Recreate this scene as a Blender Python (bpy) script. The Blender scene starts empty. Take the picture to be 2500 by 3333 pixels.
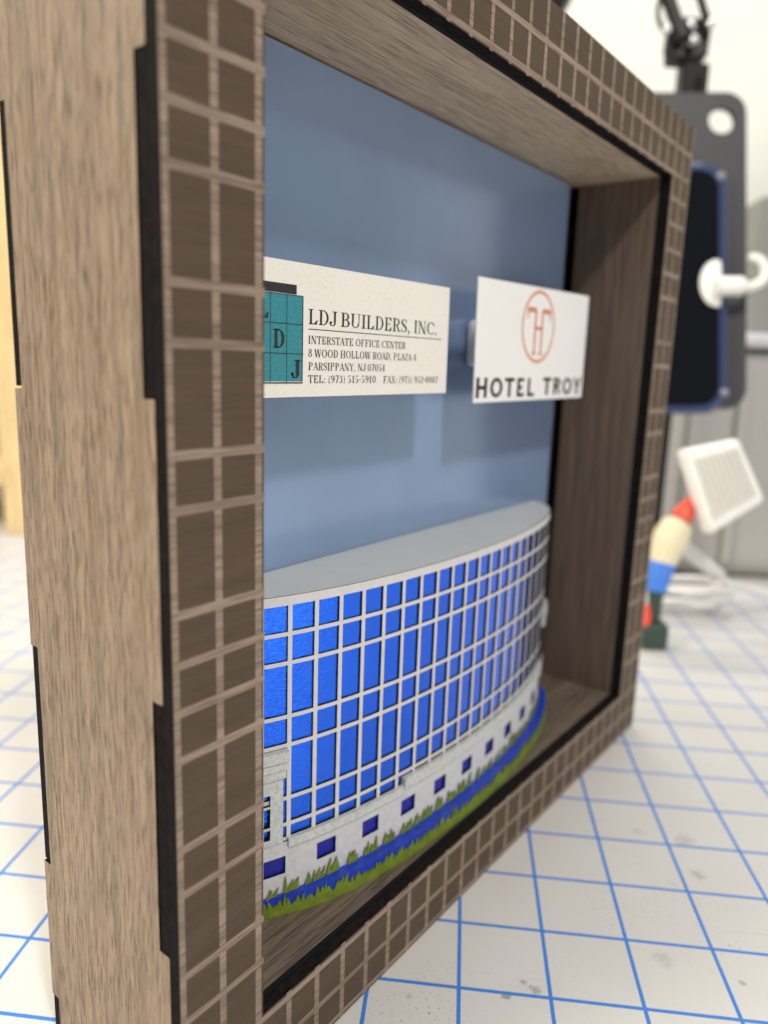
import bpy, math, random
from mathutils import Vector, Matrix
random.seed(7)
R = math.radians
scene = bpy.context.scene
col = scene.collection

# ------------------------------------------------------------------ camera, light, exposure
CAM = Vector((-0.079927, -0.108361, 0.171219))
RIGHT = Vector((0.610899, -0.791029, 0.032789))
DOWN = Vector((-0.135181, -0.145026, -0.980150))
FWD = Vector((0.780082, 0.594340, -0.195528))
cam_d = bpy.data.cameras.new("camera")
cam = bpy.data.objects.new("camera", cam_d); col.objects.link(cam)
M3 = Matrix((RIGHT, -DOWN, -FWD)).transposed()
cam.matrix_world = Matrix.Translation(CAM) @ M3.to_4x4()
cam_d.sensor_fit = 'HORIZONTAL'; cam_d.sensor_width = 36.0
cam_d.lens = 36.0 * 2447.15 / 2500.0
cam_d.clip_start = 0.005; cam_d.clip_end = 60
cam_d.dof.use_dof = True
cam_d.dof.focus_distance = 0.183
cam_d.dof.aperture_fstop = 11.0
scene.camera = cam
scene.render.resolution_x = 768; scene.render.resolution_y = 1024

world = bpy.data.worlds.new("World"); scene.world = world
world.use_nodes = True
wbg = world.node_tree.nodes["Background"]
wbg.inputs[0].default_value = (1.0, 0.97, 0.93, 1); wbg.inputs[1].default_value = 0.33

def area(name, loc, target, size, power, color, size_y=None):
    d = bpy.data.lights.new(name, 'AREA'); d.energy = power; d.color = color
    d.shape = 'RECTANGLE' if size_y else 'DISK'
    d.size = size
    if size_y: d.size_y = size_y
    o = bpy.data.objects.new(name, d); col.objects.link(o)
    o.location = loc
    o.rotation_euler = (Vector(target) - Vector(loc)).to_track_quat('-Z', 'Y').to_euler()
    return o

BC = Vector((0.135, 0.02, 0.14))
area("ceiling_lamp_front", BC + Vector((-0.31, -0.57, 0.77)) * 1.5, BC, 0.14, 13.5, (1.0, 0.97, 0.94))
area("ceiling_lamp_side", BC + Vector((-0.95, 0.52, 0.66)) * 1.25, BC, 0.5, 17.0, (1.0, 0.91, 0.78))
area("ceiling_lamp_wall", (0.72, 0.18, 1.05), (0.56, 0.12, 0.0), 0.5, 8.5, (1.0, 0.99, 0.955))
area("fill_front", (0.10, -0.95, 0.05), (0.13, 0.02, 0.16), 0.7, 3.2, (1.0, 0.96, 0.92), 0.5)  # added soft fill from low in front, brightens the box interior; not a window
area("ceiling_lamp_shelf", (-0.15, 0.75, 0.9), (0.06, 0.72, 0.2), 0.3, 4.0, (1.0, 0.97, 0.92))

scene.view_settings.view_transform = 'Standard'
scene.view_settings.look = 'None'
scene.view_settings.exposure = 0.0
scene.view_settings.gamma = 1.0
scene.view_settings.use_curve_mapping = False
scene.cycles.use_denoising = True
scene.cycles.max_bounces = 10
scene.cycles.caustics_reflective = False
scene.cycles.caustics_refractive = False

# ------------------------------------------------------------------ helpers
class MB:
    """collects faces of one mesh"""
    def __init__(s): s.v = []; s.f = []; s.m = []; s.mats = []
    def mi(s, mat):
        if mat not in s.mats: s.mats.append(mat)
        return s.mats.index(mat)
    def face(s, pts, mat):
        n = len(s.v); s.v += [tuple(p) for p in pts]; s.f.append(tuple(range(n, n + len(pts)))); s.m.append(s.mi(mat))
    def box(s, a, b, mat):
        x0, y0, z0 = a; x1, y1, z1 = b
        P = [(x0,y0,z0),(x1,y0,z0),(x1,y1,z0),(x0,y1,z0),(x0,y0,z1),(x1,y0,z1),(x1,y1,z1),(x0,y1,z1)]
        n = len(s.v); s.v += P
        for q in ((0,3,2,1),(4,5,6,7),(0,1,5,4),(1,2,6,5),(2,3,7,6),(3,0,4,7)):
            s.f.append(tuple(n+i for i in q)); s.m.append(s.mi(mat))
    def tube(s, pts, rad, mat, seg=14, cap=True):
        pts = [Vector(p) for p in pts]
        rads = rad if isinstance(rad, (list, tuple)) else [rad] * len(pts)
        n0 = len(s.v); prev = None
        for i, p in enumerate(pts):
            t = (pts[min(i+1, len(pts)-1)] - pts[max(i-1, 0)]).normalized()
            if prev is None:
                u = t.orthogonal().normalized()
            else:
                u = (prev - t * prev.dot(t)).normalized()
            prev = u; w = t.cross(u)
            for k in range(seg):
                a = 2*math.pi*k/seg
                s.v.append(tuple(p + (u*math.cos(a) + w*math.sin(a)) * rads[i]))
        for i in range(len(pts)-1):
            for k in range(seg):
                a = n0+i*seg+k; b = n0+i*seg+(k+1) % seg
                s.f.append((a, b, b+seg, a+seg)); s.m.append(s.mi(mat))
        if cap:
            s.f.append(tuple(n0+k for k in reversed(range(seg)))); s.m.append(s.mi(mat))
            e = n0+(len(pts)-1)*seg
            s.f.append(tuple(e+k for k in range(seg))); s.m.append(s.mi(mat))
    def build(s, name, parent=None, smooth=False, bevel=0.0, bseg=2, angle=35):
        off = Vector((0, 0, 0))
        if parent is not None:
            q = parent
            while q is not None: off += q.location; q = q.parent
        me = bpy.data.meshes.new(name)
        me.from_pydata([tuple(Vector(p) - off) for p in s.v], [], s.f)
        for m in s.mats: me.materials.append(m)
        for p, i in zip(me.polygons, s.m): p.material_index = i
        me.update()
        import bmesh
        bm = bmesh.new(); bm.from_mesh(me)
        bmesh.ops.remove_doubles(bm, verts=bm.verts, dist=2e-6)
        bmesh.ops.recalc_face_normals(bm, faces=bm.faces)
        bm.to_mesh(me); bm.free()
        if smooth:
            for p in me.polygons: p.use_smooth = True
            try: me.set_sharp_from_angle(angle=R(angle))
            except Exception: pass
        o = bpy.data.objects.new(name, me); col.objects.link(o)
        if parent is not None: o.parent = parent
        if bevel:
            b = o.modifiers.new("bevel", 'BEVEL'); b.width = bevel; b.segments = bseg; b.limit_method = 'ANGLE'; b.angle_limit = R(40)
        return o

def flatmesh(mb, name, parent):
    """no welding, keep the winding: for printed ink"""
    off = Vector((0, 0, 0)); q = parent
    while q is not None: off += q.location; q = q.parent
    me = bpy.data.meshes.new(name)
    me.from_pydata([tuple(Vector(p) - off) for p in mb.v], [], mb.f)
    for m in mb.mats: me.materials.append(m)
    for p, i in zip(me.polygons, mb.m): p.material_index = i
    me.update()
    o = bpy.data.objects.new(name, me); col.objects.link(o); o.parent = parent
    return o

def cells(mb, ub, vb, filled, w0, w1, fn, mfront, mside, mback=None):
    """solid made of the filled cells of a grid; fn maps (u, v, w) to a point; w0 is the front"""
    nu, nv = len(ub)-1, len(vb)-1
    F = [[bool(filled(i, j)) for j in range(nv)] for i in range(nu)]
    g = lambda i, j: F[i][j] if 0 <= i < nu and 0 <= j < nv else False
    for i in range(nu):
        for j in range(nv):
            if not F[i][j]: continue
            u0, u1, v0, v1 = ub[i], ub[i+1], vb[j], vb[j+1]
            mf = mfront(i, j) if callable(mfront) else mfront
            mb.face([fn(u0,v0,w0), fn(u1,v0,w0), fn(u1,v1,w0), fn(u0,v1,w0)], mf)
            mb.face([fn(u0,v0,w1), fn(u0,v1,w1), fn(u1,v1,w1), fn(u1,v0,w1)], mback or mside)
            if not g(i-1, j): mb.face([fn(u0,v0,w0), fn(u0,v1,w0), fn(u0,v1,w1), fn(u0,v0,w1)], mside)
            if not g(i+1, j): mb.face([fn(u1,v0,w0), fn(u1,v0,w1), fn(u1,v1,w1), fn(u1,v1,w0)], mside)
            if not g(i, j-1): mb.face([fn(u0,v0,w0), fn(u0,v0,w1), fn(u1,v0,w1), fn(u1,v0,w0)], mside)
            if not g(i, j+1): mb.face([fn(u0,v1,w0), fn(u1,v1,w0), fn(u1,v1,w1), fn(u0,v1,w1)], mside)

def thing(name, label, cat, loc, group=None):
    o = bpy.data.objects.new(name, None); col.objects.link(o); o.location = loc
    o.empty_display_size = 0.01
    o["label"] = label; o["category"] = cat
    if group: o["group"] = group
    return o
def tag(o, label, cat, group=None):
    o["label"] = label; o["category"] = cat
    if group: o["group"] = group
    return o
def struct(o): o["kind"] = "structure"; return o

# ------------------------------------------------------------------ materials
def new_mat(name):
    m = bpy.data.materials.new(name); m.use_nodes = True
    nt = m.node_tree
    return m, nt, nt.nodes["Principled BSDF"]
def N(nt, t, **kw):
    n = nt.nodes.new(t)
    for k, v in kw.items(): setattr(n, k, v)
    return n
def ramp(nt, fac, stops):
    r = N(nt, 'ShaderNodeValToRGB')
    e = r.color_ramp.elements
    while len(e) < len(stops): e.new(0.5)
    for k, (p, c) in enumerate(stops):
        e[k].position = p; e[k].color = (c[0], c[1], c[2], 1) if isinstance(c, (tuple, list)) else (c, c, c, 1)
    nt.links.new(fac, r.inputs[0]); return r.outputs[0]
def noise(nt, vec, scale, detail=4, rough=0.55, dist=0.0):
    n = N(nt, 'ShaderNodeTexNoise'); n.inputs['Scale'].default_value = scale
    n.inputs['Detail'].default_value = detail; n.inputs['Roughness'].default_value = rough
    n.inputs['Distortion'].default_value = dist
    nt.links.new(vec, n.inputs['Vector']); return n.outputs['Fac']
def mapping(nt, scale=(1,1,1), rot=(0,0,0), loc=(0,0,0)):
    tc = N(nt, 'ShaderNodeTexCoord'); mp = N(nt, 'ShaderNodeMapping')
    mp.inputs['Scale'].default_value = scale; mp.inputs['Rotation'].default_value = rot; mp.inputs['Location'].default_value = loc
    nt.links.new(tc.outputs['Object'], mp.inputs['Vector']); return mp.outputs[0]
def bump(nt, bsdf, h, strength, dist):
    b = N(nt, 'ShaderNodeBump'); b.inputs['Strength'].default_value = strength; b.inputs['Distance'].default_value = dist
    nt.links.new(h, b.inputs['Height']); nt.links.new(b.outputs[0], bsdf.inputs['Normal'])
def mixc(nt, fac, a, b, mode='MIX'):
    m = N(nt, 'ShaderNodeMix', data_type='RGBA', blend_type=mode)
    for sock, v in ((m.inputs['Factor'], fac), (m.inputs[6], a), (m.inputs[7], b)):
        if hasattr(v, 'is_linked') or hasattr(v, 'links'): nt.links.new(v, sock)
        elif isinstance(v, (tuple, list)): sock.default_value = (v[0], v[1], v[2], 1)
        else: sock.default_value = v
    return m.outputs[2]
def math_(nt, op, a, b=None, c=None):
    m = N(nt, 'ShaderNodeMath', operation=op)
    for i, v in enumerate((a, b, c)):
        if v is None: continue
        if hasattr(v, 'links'): nt.links.new(v, m.inputs[i])
        else: m.inputs[i].default_value = v
    return m.outputs[0]

def plain(name, c, rough=0.5, metal=0.0, spec=0.5, var=0.06, vscale=60, bmp=0.0, bscale=900, coat=0.0):
    m, nt, b = new_mat(name)
    v = mapping(nt)
    n = noise(nt, v, vscale, 4)
    lo = tuple(x*(1-var) for x in c); hi = tuple(min(1, x*(1+var)) for x in c)
    nt.links.new(ramp(nt, n, [(0.3, lo), (0.7, hi)]), b.inputs['Base Color'])
    b.inputs['Roughness'].default_value = rough; b.inputs['Metallic'].default_value = metal
    b.inputs['Specular IOR Level'].default_value = spec; b.inputs['Coat Weight'].default_value = coat
    if bmp:
        bump(nt, b, noise(nt, v, bscale, 3), bmp, 0.0004)
    return m

def wood(name, light, mid, dark, axis, streak=0.68, rough=0.55, fine=1500, along=45, pore=0.75, spec=0.3, bmp=0.35):
    m, nt, b = new_mat(name)
    def sc(a, c): return tuple(a if k == axis else c for k in range(3))
    v1 = mapping(nt, sc(along, fine)); v2 = mapping(nt, sc(7, 130), loc=(3, 1, 2)); v3 = mapping(nt, sc(22, 480), loc=(1, 5, 9))
    n1 = noise(nt, v1, 1.0, 3, 0.6, 0.3); n2 = noise(nt, v2, 1.0, 3, 0.6, 0.8); n3 = noise(nt, v3, 1.0, 3, 0.65, 0.4)
    base = ramp(nt, n2, [(0.25, mid), (0.75, light)])
    st = ramp(nt, n3, [(0.36, streak), (0.6, 1.0)])
    c = mixc(nt, 1.0, base, st, 'MULTIPLY')
    pr = ramp(nt, n1, [(0.38, 1.0), (0.50, 0.0)])
    pf = math_(nt, 'MULTIPLY', pr, pore)
    c2 = mixc(nt, pf, c, dark)
    nt.links.new(c2, b.inputs['Base Color'])
    b.inputs['Roughness'].default_value = rough; b.inputs['Specular IOR Level'].default_value = spec
    bump(nt, b, n1, bmp, 0.00025)
    return m

W_SIDE = wood("walnut_side", (0.42,0.315,0.215), (0.345,0.255,0.172), (0.12,0.08,0.05), 2, fine=2100, along=165, pore=0.8)
W_TILE = wood("walnut_engraved", (0.092,0.062,0.037), (0.080,0.053,0.032), (0.056,0.037,0.021), 0, streak=0.86, rough=0.6, pore=0.40, along=70, bmp=0.25)
W_LINE = wood("walnut_line", (0.33,0.25,0.187), (0.275,0.205,0.152), (0.13,0.088,0.06), 0, rough=0.55, along=60, pore=0.8)
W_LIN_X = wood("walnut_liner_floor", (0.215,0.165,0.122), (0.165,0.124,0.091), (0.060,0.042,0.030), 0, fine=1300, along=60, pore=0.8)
W_LIN_T = wood("walnut_liner_pale_lit", (0.64,0.50,0.355), (0.53,0.41,0.285), (0.20,0.145,0.10), 0, streak=0.78, fine=1900, along=75, pore=0.7)  # top liner: pale veneer, with bounce light from below put into its colour
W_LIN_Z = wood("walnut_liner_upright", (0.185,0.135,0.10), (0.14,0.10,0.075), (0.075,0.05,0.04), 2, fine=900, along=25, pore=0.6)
CHAR = plain("charred_edge", (0.0105,0.0083,0.0074), 0.8, spec=0.1, var=0.5, vscale=400, bmp=0.5, bscale=1500)
BLACK = plain("black_board", (0.005,0.005,0.0055), 0.7, spec=0.2)
BACKDROP = plain("blue_backdrop", (0.245,0.345,0.53), 0.21, metal=0.32, spec=1.0, var=0.05, vscale=40, bmp=0.03, bscale=1800)

# ------------------------------------------------------------------ setting: table, wall
AD = Vector((0.522578, -0.852591, 0)); BD = Vector((0.852591, 0.522578, 0)); MO = Vector((0.105820, -0.062324, 0))
YAW = math.atan2(AD.y, AD.x)
def AB(a, b, z=0.0): return MO + AD*a + BD*b + Vector((0, 0, z))
def abox(mb, a0, b0, z0, a1, b1, z1, mat):
    c = [AB(a0,b0,z0),AB(a1,b0,z0),AB(a1,b1,z0),AB(a0,b1,z0),AB(a0,b0,z1),AB(a1,b0,z1),AB(a1,b1,z1),AB(a0,b1,z1)]
    for q in ((0,3,2,1),(4,5,6,7),(0,1,5,4),(1,2,6,5),(2,3,7,6),(3,0,4,7)): mb.face([c[i] for i in q], mat)

TABLE = plain("table_white", (0.62,0.60,0.56), 0.45, vscale=8)
WALL = plain("wall_paint", (0.76,0.77,0.71), 0.8, spec=0.2, vscale=3, var=0.03)
mb = MB(); abox(mb, -1.6, -0.28, -0.04, 1.4, 0.66, -0.003, TABLE)
struct(mb.build("worktable"))
mb = MB(); abox(mb, -2.2, 0.662, -0.8, 2.2, 0.70, 2.2, WALL)
struct(mb.build("wall"))

# cutting mat with one-inch grid
def mat_material():
    m, nt, b = new_mat("mat_vinyl")
    tc = N(nt, 'ShaderNodeTexCoord'); sep = N(nt, 'ShaderNodeSeparateXYZ')
    nt.links.new(tc.outputs['Object'], sep.inputs[0])
    v = tc.outputs['Object']
    wob = noise(nt, v, 700, 2)
    lines = None
    for ax in (0, 1):
        t = math_(nt, 'DIVIDE', sep.outputs[ax], 0.0254)
        t = math_(nt, 'ADD', t, 100.5)
        fr = math_(nt, 'FRACT', t)
        d = math_(nt, 'ABSOLUTE', math_(nt, 'SUBTRACT', fr, 0.5))
        d = math_(nt, 'ADD', d, math_(nt, 'MULTIPLY', math_(nt, 'SUBTRACT', wob, 0.5), 0.006))
        l = math_(nt, 'LESS_THAN', d, 0.0225)
        lines = l if lines is None else math_(nt, 'MAXIMUM', lines, l)
    n = noise(nt, v, 14, 5, 0.6)
    base = ramp(nt, n, [(0.3, (0.60,0.583,0.553)), (0.7, (0.645,0.63,0.605))])
    # scuffs: stretched faint scratches
    s1 = noise(nt, mapping(nt, (30, 420, 1), (0, 0, 0.5)), 1.0, 3, 0.6, 0.6)
    sc = ramp(nt, s1, [(0.66, 0.0), (0.74, 0.5)])
    patch = ramp(nt, noise(nt, v, 22, 3), [(0.44, 0.0), (0.60, 1.0)])
    base = mixc(nt, math_(nt, 'MULTIPLY', sc, patch), base, (0.30,0.28,0.27))
    s2 = noise(nt, mapping(nt, (520, 22, 1), (0, 0, -0.35), (4, 2, 0)), 1.0, 3, 0.6, 0.5)
    base = mixc(nt, math_(nt, 'MULTIPLY', ramp(nt, s2, [(0.68, 0.0), (0.76, 0.45)]), ramp(nt, noise(nt, mapping(nt, loc=(1.7,0.4,0)), 18, 3), [(0.46, 0.0), (0.62, 1.0)])), base, (0.32,0.30,0.29))
    # speckled grime
    g = noise(nt, v, 1100, 2, 0.5)
    gs = ramp(nt, g, [(0.63, 0.0), (0.71, 0.8)])
    gp = ramp(nt, noise(nt, mapping(nt, (1,1,1), loc=(2.3,1.1,0)), 26, 3), [(0.54, 0.0), (0.70, 1.0)])
    base = mixc(nt, math_(nt, 'MULTIPLY', gs, gp), base, (0.16,0.15,0.15))
    # graphite smudges
    for (a, b_, r, k) in SMUDGES:
        dx = math_(nt, 'SUBTRACT', sep.outputs[0], a); dy = math_(nt, 'SUBTRACT', sep.outputs[1], b_)
        dd = math_(nt, 'SQRT', math_(nt, 'ADD', math_(nt, 'MULTIPLY', dx, dx), math_(nt, 'MULTIPLY', dy, dy)))
        dd = math_(nt, 'DIVIDE', dd, r)
        dd = math_(nt, 'ADD', dd, math_(nt, 'MULTIPLY', math_(nt, 'SUBTRACT', noise(nt, v, 420, 3, 0.7), 0.5), 2.4))
        f = ramp(nt, dd, [(0.25, k), (0.9, 0.0)])
        f = math_(nt, 'MULTIPLY', f, ramp(nt, noise(nt, v, 2600, 2), [(0.42, 0.15), (0.56, 1.0)]))
        base = mixc(nt, f, base, (0.06,0.058,0.06))
    c = mixc(nt, lines, base, (0.035,0.20,0.62))
    nt.links.new(c, b.inputs['Base Color'])
    b.inputs['Roughness'].default_value = 0.5; b.inputs['Specular IOR Level'].default_value = 0.4
    bump(nt, b, noise(nt, v, 900, 3), 0.12, 0.0003)
    return m
SMUDGES = [(-0.0376, -0.0009, 0.0018, 0.95), (-0.0296, 0.0024, 0.0020, 0.9), (-0.0327, 0.0047, 0.0014, 0.75), (0.0314, 0.0602, 0.0034, 0.55),
           (0.0325, 0.0799, 0.0050, 0.38), (0.0095, 0.0191, 0.0042, 0.35), (0.0158, 0.0826, 0.003, 0.25), (0.0302, 0.0132, 0.0011, 0.8), (-0.0645, -0.0051, 0.0012, 0.5)]
MATV = mat_material()
mb = MB()
a0, a1, b0, b1 = -0.62, 0.70, -0.24, 0.466
for sgn in (0,):
    mb.box((a0, b0, -0.0028), (a1, b1, 0.0), MATV)
cm = mb.build("cutting_mat")
cm.location = MO; cm.rotation_euler = (0, 0, YAW)
tag(cm, "large white cutting mat printed with a blue one-inch grid, under everything on the table", "cutting mat")

# ------------------------------------------------------------------ shadow box
W, H, S, T2, D = 0.27022, 0.27199, 0.0228, 0.0048, 0.0518
box = thing("shadow_box", "square walnut shadow box frame with a tiled front and dark finger joints", "shadow box", (W/2, D/2, 0))
fxyz = lambda u, v, w: (u, w, v)
e = 0.0001
mb = MB()
cells(mb, [0, S, W-S, W], [e, S, H-S, H], lambda i, j: not (i == 1 and j == 1), 0.0, 0.0032, fxyz, W_TILE, CHAR)
mb.build("front_panel", box, bevel=0.00015, bseg=1)
# light lines left between the engraved tiles
vl = [(0.00002,0.00145),(0.0101,0.0119),(0.0203,0.0221)]
vlr = [(W-b, W-a) for a, b in vl][::-1]
rows = [0.0105,0.0214,0.0373,0.0481,0.0669,0.0768,0.0957,0.1054,0.1149,0.1245,0.1440,0.1539,0.1733,0.1833,0.2018,0.2115,0.2213,0.2315,0.2410]
lw = 0.0018
rail_x = [0.0212 + 0.9904e-2*k for k in range(1, 23)]
# interval lists
X = sorted(set([0.00002, W-0.00002, S, W-S] + [x for p in vl+vlr for x in p] + [y for x in rail_x for y in (x-0.00085, x+0.00085)]))
zin = [(z-lw/2, z+lw/2) for z in rows]
zbot = [(0.0010, 0.0022), (0.0097, 0.0113), (0.0205, 0.0222)]
ztop = [(0.2497, 0.2513), (0.2600, 0.2617)]
Z = sorted(set([0.0002, H-0.0002, S, H-S] + [z for p in zin[2:] + zbot + ztop for z in p]))
def inI(a, b, L): 
    m_ = (a+b)/2
    return any(p <= m_ <= q for p, q in L)
def linefill(i, j):
    xa, xb, za, zb = X[i], X[i+1], Z[j], Z[j+1]
    xm, zm = (xa+xb)/2, (za+zb)/2
    if S < xm < W-S and S < zm < H-S: return False
    stile = xm < S or xm > W-S
    rail = zm < S or zm > H-S
    r = False
    if stile:
        r |= inI(xa, xb, vl+vlr)
        r |= inI(za, zb, zin[2:] if not rail else (zbot+ztop))
    if rail:
        r |= inI(za, zb, zbot+ztop)
        if not stile: r |= inI(xa, xb, [(x-0.00085, x+0.00085) for x in rail_x])
    return r
mb = MB(); cells(mb, X, Z, linefill, -0.00005, 0.0006, fxyz, W_LINE, W_TILE)
mb.build("tile_joint_lines", box)
# second layer behind the front panel, seen as the black lip of the opening
mb = MB(); cells(mb, [0.0032, S+0.0001, W-S-0.0001, W-0.0032], [0.0032, S+0.0001, H-S-0.0001, H-0.0032], lambda i, j: not (i == 1 and j == 1), 0.00325, 0.00476, fxyz, BLACK, BLACK)
mb.build("inner_bezel", box)
# side panels with notches, charred tabs in the notches
TABS = [(0.0515, 0.1064), (0.1635, 0.2194)]
BTABS = [(0.0003, 0.0137), (0.0511, 0.1059), (0.1632, 0.2189)]
def side_panel(x0, x1):
    yb = [0.0033, 0.0065, 0.0489, D]
    zb = sorted(set([0.0001, H-0.0001] + [z for t in TABS + BTABS for z in t]))
    def fl(i, j):
        zm = (zb[j]+zb[j+1])/2
        if i == 0: return not any(a < zm < b for a, b in TABS)
        if i == 2: return not any(a < zm < b for a, b in BTABS)
        return True
    m_ = MB(); outer = x0 < 0.1
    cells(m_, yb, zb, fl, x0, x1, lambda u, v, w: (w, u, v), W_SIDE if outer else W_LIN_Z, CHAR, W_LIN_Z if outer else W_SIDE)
    m_.build("side_panel", box)
    t = 0.00025 if outer else -0.00025
    xa, xb = (x0+t, x1) if outer else (x0, x1+t)
    for a, b in TABS:
        m_ = MB(); m_.box((xa, 0.0034, a+0.0001), (xb, 0.0063, b-0.0001), CHAR); m_.build("joint_tab", box, bevel=0.0001, bseg=1)
    for k, (a, b) in enumerate(BTABS):
        m_ = MB(); m_.box((xa, 0.0491, a+(0.0006 if k else 0.0001)), (xb, D-0.0001, b-0.0001), CHAR); m_.build("joint_tab", box, bevel=0.0001, bseg=1)
side_panel(0.0, 0.003); side_panel(W-0.003, W)
mb = MB(); mb.box((0.0031, 0.0033, H-0.0030), (W-0.0031, D, H-0.0001), W_LINE); mb.build("top_panel", box)
mb = MB(); mb.box((0.0031, 0.0033, 0.0001), (W-0.0031, D, 0.0030), W_LINE); mb.build("bottom_panel", box)
mb = MB(); mb.box((0.0033, 0.0485, 0.0032), (W-0.0033, 0.0515, H-0.0032), W_LINE); mb.build("back_board", box)
mb = MB(); mb.box((0.0034, 0.0434, 0.0033), (W-0.0034, 0.0464, H-0.0033), BLACK); mb.build("black_backing", box)
# liners of the opening
L0, L1 = 0.00478, 0.0432
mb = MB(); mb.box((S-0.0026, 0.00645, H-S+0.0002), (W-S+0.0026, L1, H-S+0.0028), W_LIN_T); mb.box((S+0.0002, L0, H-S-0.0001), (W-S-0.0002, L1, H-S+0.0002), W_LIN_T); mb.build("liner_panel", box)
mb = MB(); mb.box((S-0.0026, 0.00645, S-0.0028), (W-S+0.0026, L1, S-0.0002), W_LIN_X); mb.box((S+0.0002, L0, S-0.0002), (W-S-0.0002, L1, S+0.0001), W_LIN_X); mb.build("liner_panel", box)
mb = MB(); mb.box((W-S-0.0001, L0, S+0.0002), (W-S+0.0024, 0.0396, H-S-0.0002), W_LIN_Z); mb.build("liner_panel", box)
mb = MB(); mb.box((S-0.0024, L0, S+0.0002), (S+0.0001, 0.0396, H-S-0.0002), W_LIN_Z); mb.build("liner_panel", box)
mb = MB(); mb.box((0.0318, 0.0400, S+0.0004), (W-0.0318, 0.0431, H-S-0.0010), BACKDROP); mb.build("blue_backdrop", box)

# ------------------------------------------------------------------ model of a curved office building
XC, EA, EB, YB = 0.125, 0.099, 0.0298, 0.0397
NT = 4000
_tab = []; acc = 0.0; prev = None
for k in range(NT+1):
    th = -math.pi/2 + math.pi*k/NT
    p = (XC + EA*math.sin(th), YB - EB*math.cos(th))
    if prev: acc += math.hypot(p[0]-prev[0], p[1]-prev[1])
    _tab.append(acc); prev = p
LEN = acc
def th_of(s):
    s += LEN/2; s = min(max(s, 0), LEN)
    lo, hi = 0, NT
    while hi-lo > 1:
        mid = (lo+hi)//2
        if _tab[mid] <= s: lo = mid
        else: hi = mid
    f = (s-_tab[lo])/max(1e-12, _tab[hi]-_tab[lo])
    return -math.pi/2 + math.pi*(lo+f)/NT
def s_of_x(x):
    th = math.asin(max(-1, min(1, (x-XC)/EA)))
    f = (th+math.pi/2)/math.pi*NT; i = int(min(NT-1, max(0, f)))
    return _tab[i] + (f-i)*(_tab[i+1]-_tab[i]) - LEN/2
def EP(s, z, off=0.0):
    th = th_of(s)
    n = Vector((math.sin(th)/EA, -math.cos(th)/EB, 0)).normalized()
    return Vector((XC + EA*math.sin(th), YB - EB*math.cos(th), z)) + n*off
efn = lambda u, v, w: EP(u, v, w)
def refine(br, step):
    out = [br[0]]
    for a, b in zip(br, br[1:]):
        k = max(1, int(math.ceil((b-a)/step)))
        out += [a+(b-a)*i/k for i in range(1, k+1)]
    return out

FACADE = plain("facade_paint", (0.60,0.585,0.575), 0.5, spec=0.35, var=0.05, vscale=300, bmp=0.15, bscale=2500)
ROOFM = plain("roof_grey", (0.56,0.585,0.58), 0.6, var=0.03, vscale=80)
STONE = None
def siding_mat():
    m, nt, b = new_mat("white_siding")
    tc = N(nt, 'ShaderNodeTexCoord'); sep = N(nt, 'ShaderNodeSeparateXYZ'); nt.links.new(tc.outputs['Object'], sep.inputs[0])
    t = math_(nt, 'FRACT', math_(nt, 'DIVIDE', sep.outputs[2], 0.00085))
    ln = math_(nt, 'LESS_THAN', t, 0.16)
    n = noise(nt, tc.outputs['Object'], 500, 4)
    base = ramp(nt, n, [(0.3, (0.52,0.52,0.53)), (0.7, (0.61,0.61,0.62))])
    c = mixc(nt, math_(nt, 'MULTIPLY', ln, 0.35), base, (0.36,0.36,0.38))
    nt.links.new(c, b.inputs['Base Color']); b.inputs['Roughness'].default_value = 0.55
    bump(nt, b, t, 0.25, 0.0002)
    return m
SIDING = siding_mat()
def stone_mat():
    m, nt, b = new_mat("grey_cornice")
    v = mapping(nt)
    n = noise(nt, v, 900, 5, 0.7); n2 = noise(nt, v, 160, 3)
    c = ramp(nt, n, [(0.30, (0.36,0.38,0.36)), (0.5, (0.52,0.54,0.52)), (0.75, (0.62,0.63,0.61))])
    nt.links.new(c, b.inputs['Base Color']); b.inputs['Roughness'].default_value = 0.6
    bump(nt, b, n, 0.4, 0.0003)
    return m
STONE = stone_mat()
def foil_mat(name, c, rough, bs, met=0.92, coat=0.34):
    m, nt, b = new_mat(name)
    v = mapping(nt, (1, 1, 1.6))
    n = noise(nt, v, 800, 4, 0.6, 0.8)
    tc = N(nt, 'ShaderNodeTexCoord'); sx = N(nt, 'ShaderNodeSeparateXYZ'); nt.links.new(tc.outputs['Object'], sx.inputs[0])
    near = ramp(nt, math_(nt, 'MULTIPLY_ADD', sx.outputs[0], 8.0, 1.0), [(0.30, 1.0), (0.62, 0.16)])
    n = math_(nt, 'MULTIPLY', n, near); n2 = noise(nt, v, 60, 3)
    nt.links.new(ramp(nt, n2, [(0.3, tuple(x*0.9 for x in c)), (0.7, c)]), b.inputs['Base Color'])
    b.inputs['Metallic'].default_value = met; b.inputs['Roughness'].default_value = rough
    b.inputs['Coat Weight'].default_value = coat; b.inputs['Coat Roughness'].default_value = 0.07; b.inputs['Coat IOR'].default_value = 1.75
    b.inputs['Specular IOR Level'].default_value = 0.6
    bump(nt, b, n, bs, 0.0006)
    return m
FOIL = foil_mat("blue_foil", (0.004,0.135,0.95), 0.11, 0.5)
FOILD = foil_mat("dark_blue_foil", (0.002,0.010,0.30), 0.40, 0.12, 0.1, 0.0)
WATER = plain("moat_blue", (0.010,0.043,0.42), 0.36, spec=0.5, var=0.12, vscale=300)
GREEN = plain("grass_green", (0.155,0.225,0.020), 0.55, spec=0.3, var=0.22, vscale=260, bmp=0.2)
GREENE = plain("grass_green_edge", (0.10,0.12,0.035), 0.6, var=0.2, vscale=200)

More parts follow.
